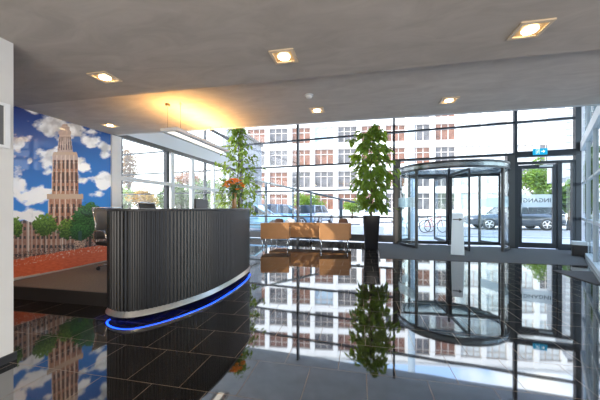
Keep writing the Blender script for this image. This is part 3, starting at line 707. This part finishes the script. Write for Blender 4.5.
# framed panel on the near left wall
t=thing('framed_panel','small white-framed grey panel on the near left wall','picture',(-2.66,1.42,1.83))
mb=MB(); 
for a,b,c,d in ((-.25,.25,.15,.17),(-.25,.25,-.17,-.15),(-.25,-.23,-.15,.15),(.215,.25,-.15,.15)): mb.box(-.02,.012,a,b,c,d)
mb.build('frame',M_white,t)
mb=MB(); mb.box(-.02,.0,-.23,.215,-.15,.15); mb.build('panel',mat('grey_panel',(.12,.12,.12),.4),t)

# ================================================================== CEILING FITTINGS
M_bulb=mat('warm_bulb',(1,.9,.7),.4,emit=(1.,.78,.45),es=22); M_brass=mat('warm_trim',(.75,.60,.42),.35,.4)
def downlight(i,label,px,py,zc):
    p=on_z(px,py,zc) if False else None
    d=F*(zc-H)/(208-py); r=(px-300)/F*d; x,y=cam2w(r,d)
    t=thing('downlight',label,'ceiling light',(x,y,zc),0,'square recessed downlights'); 
    a,b=.105,.080; mb=MB()
    for x0,x1,y0,y1 in ((-a,a,b,a),(-a,a,-a,-b),(-a,-b,-b,b),(b,a,-b,b)): mb.box(x0,x1,y0,y1,-.012,.0)
    mb.build('trim_frame',M_brass,t)
    mb=MB(); mb.box(-b,b,-b,b,-.004,.0); mb.build('reflector',mat('reflector',(.35,.25,.14),.3,.6,emit=(1,.55,.2),es=.35),t)
    mb=MB(); mb.lathe([(.052,-.006),(.05,-.014),(.03,-.018),(.001,-.020)],20); mb.build('lamp',M_bulb,t)
    L=bpy.data.lights.new('downlight_lamp','SPOT'); L.energy=14; L.color=(1,.82,.58); L.spot_size=2.0; L.spot_blend=.8; L.shadow_soft_size=.05
    lo=bpy.data.objects.new('lamp_beam',L); C.objects.link(lo); lo.parent=t; lo.location=(0,0,-.03)
for i,(px,py,zc,lab) in enumerate(((105,77,2.5,'square recessed downlight in the near ceiling, above the wall mural'),(284,56,2.5,'square recessed downlight in the near ceiling, middle of its row of three'),(530,29,2.5,'square recessed downlight in the near ceiling, largest and farthest right'),
    (110,125,2.65,'square recessed downlight at the top corner of the wall mural'),(317,110,2.65,'square recessed downlight near the ceiling edge, beside the smoke detector'),(449,100,2.65,'square recessed downlight near the ceiling edge, above the revolving door'))):
    downlight(i,lab,px,py,zc)
d=F*(1.45)/(208-95); x,y=cam2w((309-300)/F*d,d)
t=thing('smoke_detector','small round white smoke detector on the ceiling','smoke detector',(x,y,2.65))
mb=MB(); mb.lathe([(.055,0),(.055,-.014),(.045,-.016)],24); mb.build('base_ring',M_palegrey,t)
mb=MB(); mb.lathe([(.042,-.017),(.038,-.035),(.02,-.043),(.001,-.044)],24); mb.build('sensor_dome',M_white,t)

# pendant
t=thing('pendant_light','long slim white pendant light bar hanging on wires above the desk','pendant light',(-2.52,4.12,2.25))
mb=MB(); mb.box(-.13,.13,-.77,.77,-.012,.035,.004); mb.build('housing',M_palegrey,t)
mb=MB(); mb.box(-.055,.055,-.72,.72,-.016,-.0125); mb.build('diffuser',mat('pendant_diffuser',(.9,.88,.8),.5,emit=(1,.93,.8),es=1.7),t)
mb=MB(); mb.box(-.10,.10,-.74,.74,.036,.042); mb.build('uplight_diffuser',mat('pendant_up',(.9,.7,.4),.5,emit=(1,.52,.14),es=34),t)
for x,y in ((-.10,-.66),(.10,-.66),(-.10,.50),(.10,.50)):
    mb=MB(); mb.tube([(x,y,.035),(x,y,.40)],.0022,5); o=mb.build('wire',M_black,t)
    mb=MB(); mb.lathe([(.012,.36),(.012,.40)],10,(x,y,0)); mb.build('ceiling_cup',M_steel,t)
mb=MB(); mb.lathe([(.032,.375),(.032,.40)],16,(-.10,-.66,0)); mb.build('canopy',mat('brass_cap',(.2,.13,.05),.4,.6),t)

# ================================================================== OUTSIDE
GZ=-.12
def mat_ground():
    return mat('pale_pavement',(.50,.50,.50),.8,noise_amt=.08,noise_scale=1.5)
mb=MB(); mb.poly([(-60,-20,GZ-.03),(90,-20,GZ-.03),(90,120,GZ-.03),(-60,120,GZ-.03)]); struct(mb.build('ground',mat_ground()))
M_road=mat('asphalt',(.20,.215,.24),.75,noise_amt=.08,noise_scale=1)
mb=MB(); mb.box(-40,70,14.6,21.5,GZ-.05,GZ-.012); tag(struct(mb.build('road',M_road)))
mb=MB(); mb.box(-40,70,14.35,14.6,GZ-.05,GZ+.03); struct(mb.build('kerb',mat('kerb_stone',(.45,.45,.44),.8)))

# office building opposite
ang=math.radians(6); bp=cam2w(0,42)
bld=thing('office_building','large office block with a white grid facade and rows of brown-framed windows','building',(bp[0],bp[1],GZ),ang)
BW=3.4; x_first=5.27-3.4*4; NB=14; FL=3.27; zt0=3.35-GZ
M_bw=mat('white_concrete',(.80,.79,.77),.7,noise_amt=.04,noise_scale=.5); M_bw2=M_bw
mb=MB(); rows=6
for i in range(NB+1):
    xc=x_first+BW*i; mb.box(xc-.33,xc+.33,-.25,.35,0,zt0+FL*5+1.0)
for j in range(rows+1):
    zt=zt0+FL*(j-1)
    mb.box(x_first-.33,x_first+BW*NB+.33,-.18,.35,zt,(zt+FL-2.42) if j<rows else zt+1.1)
mb.build('facade_grid',M_bw,bld)
mb=MB(); mb.box(x_first-.3,x_first+BW*NB+.3,.36,10,0,zt0+FL*5+.4); mb.build('core_wall',mat('building_core',(.28,.26,.25),.8),bld)
mb=MB(); mb.box(x_first-.5,x_first+BW*NB+.5,-.35,10,zt0+FL*5+1.1,zt0+FL*5+1.4); mb.build('roof_edge',M_palegrey,bld)
def win_mesh(kind):
    mb=MB(); w,h=BW-.66,2.42
    mb.mi=0; mb.box(-w/2,w/2,.1,.14,0,h)
    mb.mi=1
    for x in (-w/2,-w/6,w/6,w/2): mb.box(x-.05,x+.05,.02,.1,0,h)
    for z in (.05,h*.68,h-.05): mb.box(-w/2,w/2,.02,.1,z-.05,z+.05)
    gm={0:mat('bld_glass_red',(.19,.085,.055),.25,noise_amt=.5,noise_scale=.9),1:mat('bld_glass_dark',(.11,.105,.11),.15,noise_amt=.5,noise_scale=.9),2:mat('bld_glass_blue',(.40,.52,.62),.15,noise_amt=.2,noise_scale=1),3:mat('bld_glass_pale',(.62,.66,.66),.2,noise_amt=.25,noise_scale=1)}[kind]
    bmesh.ops.recalc_face_normals(mb.bm,faces=mb.bm.faces[:])
    me=bpy.data.meshes.new('window'); mb.bm.to_mesh(me); mb.bm.free(); me.materials.append(gm); me.materials.append(mat('bld_frame',(.5,.44,.40),.5)); return me
WM=[win_mesh(k) for k in range(4)]; rnd=random.Random(4)
for j in range(rows):
    for i in range(NB):
        k = 0 if rnd.random()<.58 else 1
        if i==3 and j==3: k=2
        if i>8: k = 3 if rnd.random()<.8 else 1  # right-hand bays get paler glass, overexposed sunlit look put into the colour
        o=bpy.data.objects.new('window',WM[k]); C.objects.link(o); o.parent=bld
        o.location=(x_first+BW*(i+.5),0,zt0+FL*j-2.42)

# low wing on the left with dark eave, and gray block on the right
w=thing('side_wing','low grey wing with a dark sloping-away eave beyond the glass corner','building',(-8.0,16,GZ))
mb=MB(); mb.box(-.3,0,0,6.3,0,6.4); mb.build('wall',mat('wing_grey',(.22,.23,.24),.6),w)
mb=MB(); mb.box(-.5,.14,0,6.4,6.4,6.6); mb.build('eave',M_mull,w)
for y in (.8,3.6):
    mb=MB(); mb.box(0.,.03,y,y+2.2,.8,2.4); mb.build('window',mat('wing_glass',(.25,.33,.36),.1),w)
mb=MB(); mb.box(.0,.10,0,6.3,3.3,3.42); mb.build('ledge',M_mull,w)
a=on_d(566,150,19); 
w=thing('grey_block','grey louvred building corner seen high beyond the right-hand door','building',(a.x,a.y,GZ),math.radians(-20))
mb=MB(); mb.box(0,6,0,6,3.4,9); mb.build('wall',mat('louvre_grey',(.36,.37,.39),.6),w)
for k in range(12):
    mb=MB(); mb.box(-.06,6,-.08,-.005,3.5+k*.45,3.56+k*.45); mb.build('louvre',M_palegrey,w)
for x in (.25,5.6):
    mb=MB(); mb.box(x,x+.3,.2,.5,0,3.4); mb.build('column',M_palegrey,w)

# round column outside
cp=on_d(411.5,208,12.2)
t=thing('round_column','pale blue-grey round column standing outside behind the revolving door','column',(cp.x,cp.y,GZ))
mb=MB(); mb.lathe([(.16,0),(.16,.05),(.145,.06),(.145,6.4)],28); mb.build('shaft',mat('column_blue_grey',(.42,.50,.55),.4),t)
mb=MB(); mb.lathe([(.2,0),(.2,.04)],28); mb.build('base_plate',M_steel,t)

# sloping handrail outside
A=on_d(250,179,13.0); B=on_d(360,203.5,13.0)
t=thing('handrail','sloping blue-grey metal handrail on posts outside the left window bays','handrail',(A.x,A.y,GZ))
M_rail=mat('rail_blue',(.07,.09,.10),.4,.3)
mb=MB(); mb.tube([(0,0,A.z-GZ),(B.x-A.x,B.y-A.y,B.z-GZ)],.045,10); mb.build('top_rail',M_rail,t)
for px,wd in ((266,.07),(293,.04),(311,.04),(341,.08)):
    f=(px-250)/110.; p=A.lerp(B,f); mb=MB(); mb.tube([(p.x-A.x,p.y-A.y,0),(p.x-A.x,p.y-A.y,p.z-GZ)],wd,8); mb.build('post',M_rail,t)
mb=MB(); mb.tube([(0,0,.55),(B.x-A.x,B.y-A.y,.55)],.03,8); mb.build('lower_rail',M_rail,t)

# cars ---------------------------------------------------------------
M_tyre=mat('tyre',(.02,.02,.02),.8); M_rim=mat('alloy_rim',(.6,.6,.62),.3,.8); M_cg=mat('car_glass',(.04,.05,.06),.06); M_red=mat('tail_light',(.5,.02,.02),.3); M_head=mat('head_light',(.8,.8,.8),.15)
def car(label,loc,rz,paintm,L=4.6,Wd=1.84,Hh=1.62,group=None,suv=True):
    t=thing('car',label,'car',loc,rz,group); g=.22; wx=L*.29; wr=.355
    # body sections along x: (x, half width, z low, z belt)
    S=[(-.5,.70,.42,.78),(-.485,.86,.32,.92),(-.42,.95,.26,.99),(-.28,1.,.24,1.00),(0,1.,.24,.98),(.22,1.,.24,.97),(.36,.97,.26,.92),(.46,.90,.30,.82),(.495,.74,.38,.70)]
    mb=MB(); rings=[]
    for x,hw,zl,zb in S:
        hw*=Wd/2; x*=L; sec=[(-hw*.86,zl),(-hw,zl+.12),(-hw,zl+(zb-zl)*.62),(-hw*.93,zb-.03),(-hw*.82,zb),(hw*.82,zb),(hw*.93,zb-.03),(hw,zl+(zb-zl)*.62),(hw,zl+.12),(hw*.86,zl)]
        rings.append([mb.bm.verts.new((x,y,z)) for y,z in sec])
    for A_,B_ in zip(rings,rings[1:]):
        for k in range(10): mb._f([A_[k],A_[(k+1)%10],B_[(k+1)%10],B_[k]],True)
    mb._f(rings[0]); mb._f(rings[-1][::-1]); 
    # roof slab and pillars
    hb=.965; x0,x1,x2,x3=(-.475,-.40,.05,.20) if suv else (-.44,-.28,.03,.22)
    def cab(xx,yy,z): return Vector((xx*L,yy*Wd/2,z))
    roof=[cab(x1,-.70,Hh-.02),cab(x1+.1,-.72,Hh),cab(x2,-.70,Hh-.03),cab(x2,.70,Hh-.03),cab(x1+.1,.72,Hh),cab(x1,.70,Hh-.02)]
    A_=[mb.bm.verts.new(p) for p in roof]; B_=[mb.bm.verts.new(p-Vector((0,0,.06))) for p in roof]
    mb._f(A_); mb._f(B_[::-1])
    for k in range(6): mb._f([A_[k],A_[(k+1)%6],B_[(k+1)%6],B_[k]])
    for sy in (-1,1):
        for (xa,ya,xb,yb) in ((x0,.86,x1,.70),(x3,.86,x2,.70),(-.12,.88,-.12,.72)):
            mb.tube([cab(xa,sy*ya,hb-.02),cab(xb,sy*yb,Hh-.05)],.045,6)
    mb.build('body',paintm,t)
    mb=MB(); lo=[cab(x0,-.85,hb),cab(x3,-.85,hb),cab(x3,.85,hb),cab(x0,.85,hb)]; hi=[cab(x1,-.69,Hh-.05),cab(x2,-.69,Hh-.05),cab(x2,.69,Hh-.05),cab(x1,.69,Hh-.05)]
    a_=[mb.bm.verts.new(p) for p in lo]; b_=[mb.bm.verts.new(p) for p in hi]
    for k in range(4): mb._f([a_[k],a_[(k+1)%4],b_[(k+1)%4],b_[k]])
    mb.build('window_glass',M_cg,t)
    for sx in (-1,1):
        for sy in (-1,1):
            y=sy*(Wd/2-.10); mb=MB(); mb.lathe([(.22,-.11),(wr-.02,-.11),(wr,-.08),(wr,.08),(wr-.02,.11),(.22,.11)],24); mb.xf(Matrix.Translation((sx*wx,y,wr))@Matrix.Rotation(PI/2,4,'X')); wh=mb.build('wheel',M_tyre,t)
            mb=MB()
            for k in range(5):
                a=2*PI*k/5; mb.box(-.03,.03,0,.22,.085,.112,M=Matrix.Rotation(a,4,'Z'))
            mb.lathe([(.20,.07),(.235,.07),(.235,.116),(.215,.116)],24,cap=False); mb.lathe([(.06,.08),(.05,.118)],12); mb.lathe([(.2,.02),(.2,.03)],16)
            mb.xf(Matrix.Translation((sx*wx,y,wr))@Matrix.Rotation(PI/2*(1 if sy<0 else -1),4,'X')); mb.build('rim',M_rim,wh)
    for sy in (-1,1):
        mb=MB(); mb.box(-.49*L,-.455*L,sy*.62-.12,sy*.62+.12,.74,.86,.02); mb.build('tail_light',M_red,t)
        mb=MB(); mb.box(.455*L,.487*L,sy*.60-.13,sy*.60+.13,.62,.73,.02); mb.build('headlight',M_head,t)
    return t
M_cdark=mat('car_paint_dark',(.055,.065,.08),.22,.4,coat=1.); M_cblue=mat('car_paint_blue',(.10,.22,.36),.25,.3,coat=1.); M_csil=mat('car_paint_silver',(.42,.45,.48),.25,.5,coat=1.); M_cwhite=mat('car_paint_white',(.7,.72,.74),.3,coat=1.)
c1=on_d(484,229,17.5); c2=on_d(542,231,16.9)
c1=cam2w((484-300)/F*17.6,17.6); c2=cam2w((542-300)/F*16.85,16.85)
cc=((c1[0]+c2[0])/2,(c1[1]+c2[1])/2)
G2=GZ-.012
car('dark grey estate car parked on the road beyond the two doors',(cc[0]+.15,cc[1]+.6,G2),PI+math.atan2(c2[1]-c1[1],c2[0]-c1[0])*0.3,M_cdark,L=5.2,Hh=1.68)
x,y=cam2w((286-300)/F*19.5,19.5); car('blue parked hatchback seen through the left window bay beside the mullion',(x,y,G2),math.radians(6),M_cblue,L=4.0,Hh=1.6,suv=True)
x,y=cam2w((256-300)/F*15.9,15.9); car('pale silver-blue parked car nearest the orange flowers',(x,y,G2),math.radians(6),mat('car_paint_cyan',(.22,.42,.55),.25,.3,coat=1.),L=4.2,Hh=1.55,suv=False)
x,y=cam2w((316-300)/F*24,24); car('silver parked car turned end-on above the middle of the sofa',(x,y,GZ-.03),math.radians(75),M_csil,L=4.3,Hh=1.6)
x,y=cam2w((382-300)/F*26,26); car('white parked car half hidden behind the ficus pot',(x,y,GZ-.03),math.radians(10),M_cwhite,L=4.4,Hh=1.55,suv=False)
x,y=cam2w((572-300)/F*22,22); car('white car seen through the narrow sidelight of the entrance door',(x,y,GZ-.03),math.radians(60),M_cwhite,L=4.4,Hh=1.6)

# bicycles
def bike(label,loc,rz,m):
    t=thing('bicycle',label,'bicycle',loc,rz,None)
    for x in (-.52,.52):
        mb=MB(); mb.tube([(x+.33*math.cos(2*PI*k/28),0,.35+.33*math.sin(2*PI*k/28)) for k in range(28)],.02,6,closed=True); wh=mb.build('wheel',M_tyre,t)
        mb=MB()
        for k in range(8): a=PI*k/8; mb.tube([(x+.32*math.cos(a),0,.35+.32*math.sin(a)),(x-.32*math.cos(a),0,.35-.32*math.sin(a))],.004,4)
        mb.build('spokes',M_steel,wh)
    mb=MB(); 
    for p,q_ in (((-.52,0,.35),(-.05,0,.32)),((-.05,0,.32),(-.2,0,.85)),((-.52,0,.35),(-.17,0,.75)),((-.17,0,.78),(.36,0,.82)),((-.05,0,.32),(.38,0,.72)),((.34,0,.98),(.52,0,.35))): mb.tube([p,q_],.018,8)
    mb.build('frame',m,t)
    mb=MB(); mb.tube([(.22,-.28,1.02),(.36,-.2,1.03),(.36,.2,1.03),(.22,.28,1.02)],.014,6); mb.build('handlebar',M_black,t)
    mb=MB(); mb.box(-.34,-.08,-.07,.07,.86,.92,.025); mb.build('saddle',M_black,t)
for i,(px,d,lab,m) in enumerate(((421,15.5,'black bicycle parked outside, left one seen through the revolving door',M_black),(434,15.2,'red bicycle parked outside, right one seen through the revolving door',mat('bike_red',(.35,.05,.04),.4)))):
    x,y=cam2w((px-300)/F*d,d); bike(lab,(x,y,G2),math.radians(20),m)

# trees outside
M_tl=[mat_leaf('tree_leaf_green',(.055,.12,.02)),mat_leaf('tree_leaf_yellow',(.32,.21,.03)),mat_leaf('tree_leaf_brown',(.17,.11,.07)),mat_leaf('tree_leaf_light',(.11,.20,.03))]
def tree(label,px,d,z_c,rx,rz_,m,seed,n=1500,L=.22,group='trees outside',cat='tree',name='tree'):
    rnd=random.Random(seed); x,y=cam2w((px-300)/F*d,d); t=thing(name,label,cat,(x,y,GZ-.04),0,group)
    mb=MB(); mb.tube([(0,0,0),(.05,0,z_c*.5),(0,.05,z_c)],[.14,.10,.05],8)
    for k in range(6): a=k*1.05; mb.tube([(0,0,z_c*.55),(rx*.6*math.cos(a),rx*.6*math.sin(a),z_c+rz_*.3*math.sin(k*2))],[.05,.015],5)
    mb.build('trunk',M_bark,t)
    lf=MB(); blobs=[]
    for k in range(14):
        v=Vector((rnd.gauss(0,1),rnd.gauss(0,1),rnd.gauss(0,1))).normalized()*rnd.uniform(.3,.75); blobs.append(Vector((v.x*rx,v.y*rx,z_c+v.z*rz_)))
    for i in range(int(n*1.5)):
        b=rnd.choice(blobs); v=Vector((rnd.gauss(0,1),rnd.gauss(0,1),rnd.gauss(0,1))).normalized()*rnd.random()**.4
        p=b+Vector((v.x*rx*.42,v.y*rx*.42,v.z*rz_*.42)); 
        if p.z<.05: p.z=.05+rnd.random()*.2
        dd=Vector((rnd.gauss(0,1),rnd.gauss(0,1),rnd.gauss(0,.7))); leafquad(lf,p,dd,Vector((rnd.uniform(-1,1),rnd.uniform(-1,1),1)),L*rnd.uniform(.7,1.3),L*.6)
    lf.build('foliage',m,t,recalc=False)
tree('light green tree crown behind the entrance door glass',536,31,4.4,1.8,2.6,M_tl[3],1,1700,.34)
tree('green tree crown behind the sidelight of the entrance door',569,17,2.2,.8,.9,M_tl[0],2,1300,.32)
tree('green tree seen beyond the right-hand glass wall',607,13.5,2.7,1.2,1.9,M_tl[3],3,1500,.25)
tree('tall brown thinly leaved tree just right of the mural',129,20,4.3,.8,1.9,M_tl[2],4,600,.2)
tree('round yellow autumn bush above the near end of the desk',143,14,1.75,.75,.55,M_tl[1],5,1100,.12,None,'shrub','shrub')
tree('pale green bush low behind the partition beside the mural',123,16,1.9,1.1,.9,M_tl[3],6,900,.2,None,'shrub','shrub')
tree('green leafy tree between the partition posts left of the monitor',181,16.8,2.0,1.35,1.0,M_tl[0],7,1500,.2)
tree('reddish brown tree crown above the green one behind the partition',187,20.5,3.5,1.3,.8,mat_leaf('tree_leaf_red',(.22,.12,.10)),8,700,.18)
tree('green tree behind the black monitor beyond the partition',207,14.5,2.0,1.0,1.1,M_tl[0],9,1400,.2)
tree('light green tree behind the slender indoor plant',229,13.2,1.9,.8,1.0,M_tl[3],10,1200,.22)
tree('green bush beyond the parked blue hatchback',308,31,1.9,1.8,1.5,M_tl[3],12,1300,.25,None,'shrub','shrub')
tree('small round green bush on the far pavement behind the ficus',352,36,1.6,1.4,1.0,M_tl[3],13,700,.25,None,'shrub','shrub')

# ================================================================== LIGHT
w=bpy.data.worlds.new('sky'); bpy.context.scene.world=w; w.use_nodes=True; nt=w.node_tree; n=nt.nodes; l=nt.links
bg=n['Background']; tc=n.new('ShaderNodeTexCoord'); sx=n.new('ShaderNodeSeparateXYZ'); l.new(tc.outputs['Generated'],sx.inputs[0])
cr=n.new('ShaderNodeValToRGB'); l.new(sx.outputs['Z'],cr.inputs[0]); e=cr.color_ramp.elements
e[0].position=.0; e[0].color=(.95,.96,1,1); e[1].position=1; e[1].color=(.38,.52,.86,1)
k=cr.color_ramp.elements.new(.30); k.color=(.85,.91,1,1); k=cr.color_ramp.elements.new(.42); k.color=(.38,.58,.95,1)
nz=n.new('ShaderNodeTexNoise'); nz.inputs['Scale'].default_value=4; nz.inputs['Detail'].default_value=6; l.new(tc.outputs['Generated'],nz.inputs['Vector'])
r2=n.new('ShaderNodeMapRange'); r2.inputs['From Min'].default_value=.52; r2.inputs['From Max'].default_value=.68; l.new(nz.outputs['Fac'],r2.inputs[0])
mx=n.new('ShaderNodeMix'); mx.data_type='RGBA'; l.new(r2.outputs[0],mx.inputs['Factor']); l.new(cr.outputs[0],mx.inputs['A']); mx.inputs['B'].default_value=(1,1,1,1)
l.new(mx.outputs['Result'],bg.inputs[0]); bg.inputs[1].default_value=4.4
S=bpy.data.lights.new('sun','SUN'); S.energy=8; S.color=(1,.96,.88); S.angle=.01; so=bpy.data.objects.new('sun',S); C.objects.link(so)
dirv=Vector((-.62,-.50,.60)); so.rotation_euler=dirv.to_track_quat('Z','Y').to_euler()

def area(name,loc,rot,sx_,sy_,en,col=(1,.96,.9)):
    L=bpy.data.lights.new(name,'AREA'); L.shape='RECTANGLE'; L.size=sx_; L.size_y=sy_; L.energy=en; L.color=col
    o=bpy.data.objects.new(name,L); C.objects.link(o); o.location=loc; o.rotation_euler=rot; return o
area('lobby_fill',(1.5,-3.5,.9),(math.radians(125),0,0),7,2,330,(1,.93,.85))  # added fill light behind the camera, brightens the ceiling and lobby

# ================================================================== CAMERA
cam=bpy.data.cameras.new('camera'); co=bpy.data.objects.new('camera',cam); C.objects.link(co)
co.location=(0,0,H); co.rotation_euler=(PI/2,0,TH); cam.sensor_width=36; cam.lens=F/600*36; cam.shift_y=8/600; cam.clip_end=400
sc_=bpy.context.scene; sc_.camera=co
sc_.view_settings.view_transform='Standard'; sc_.view_settings.exposure=.12; sc_.view_settings.look='None'
sc_.cycles.max_bounces=10; sc_.cycles.transparent_max_bounces=24; sc_.cycles.use_denoising=True
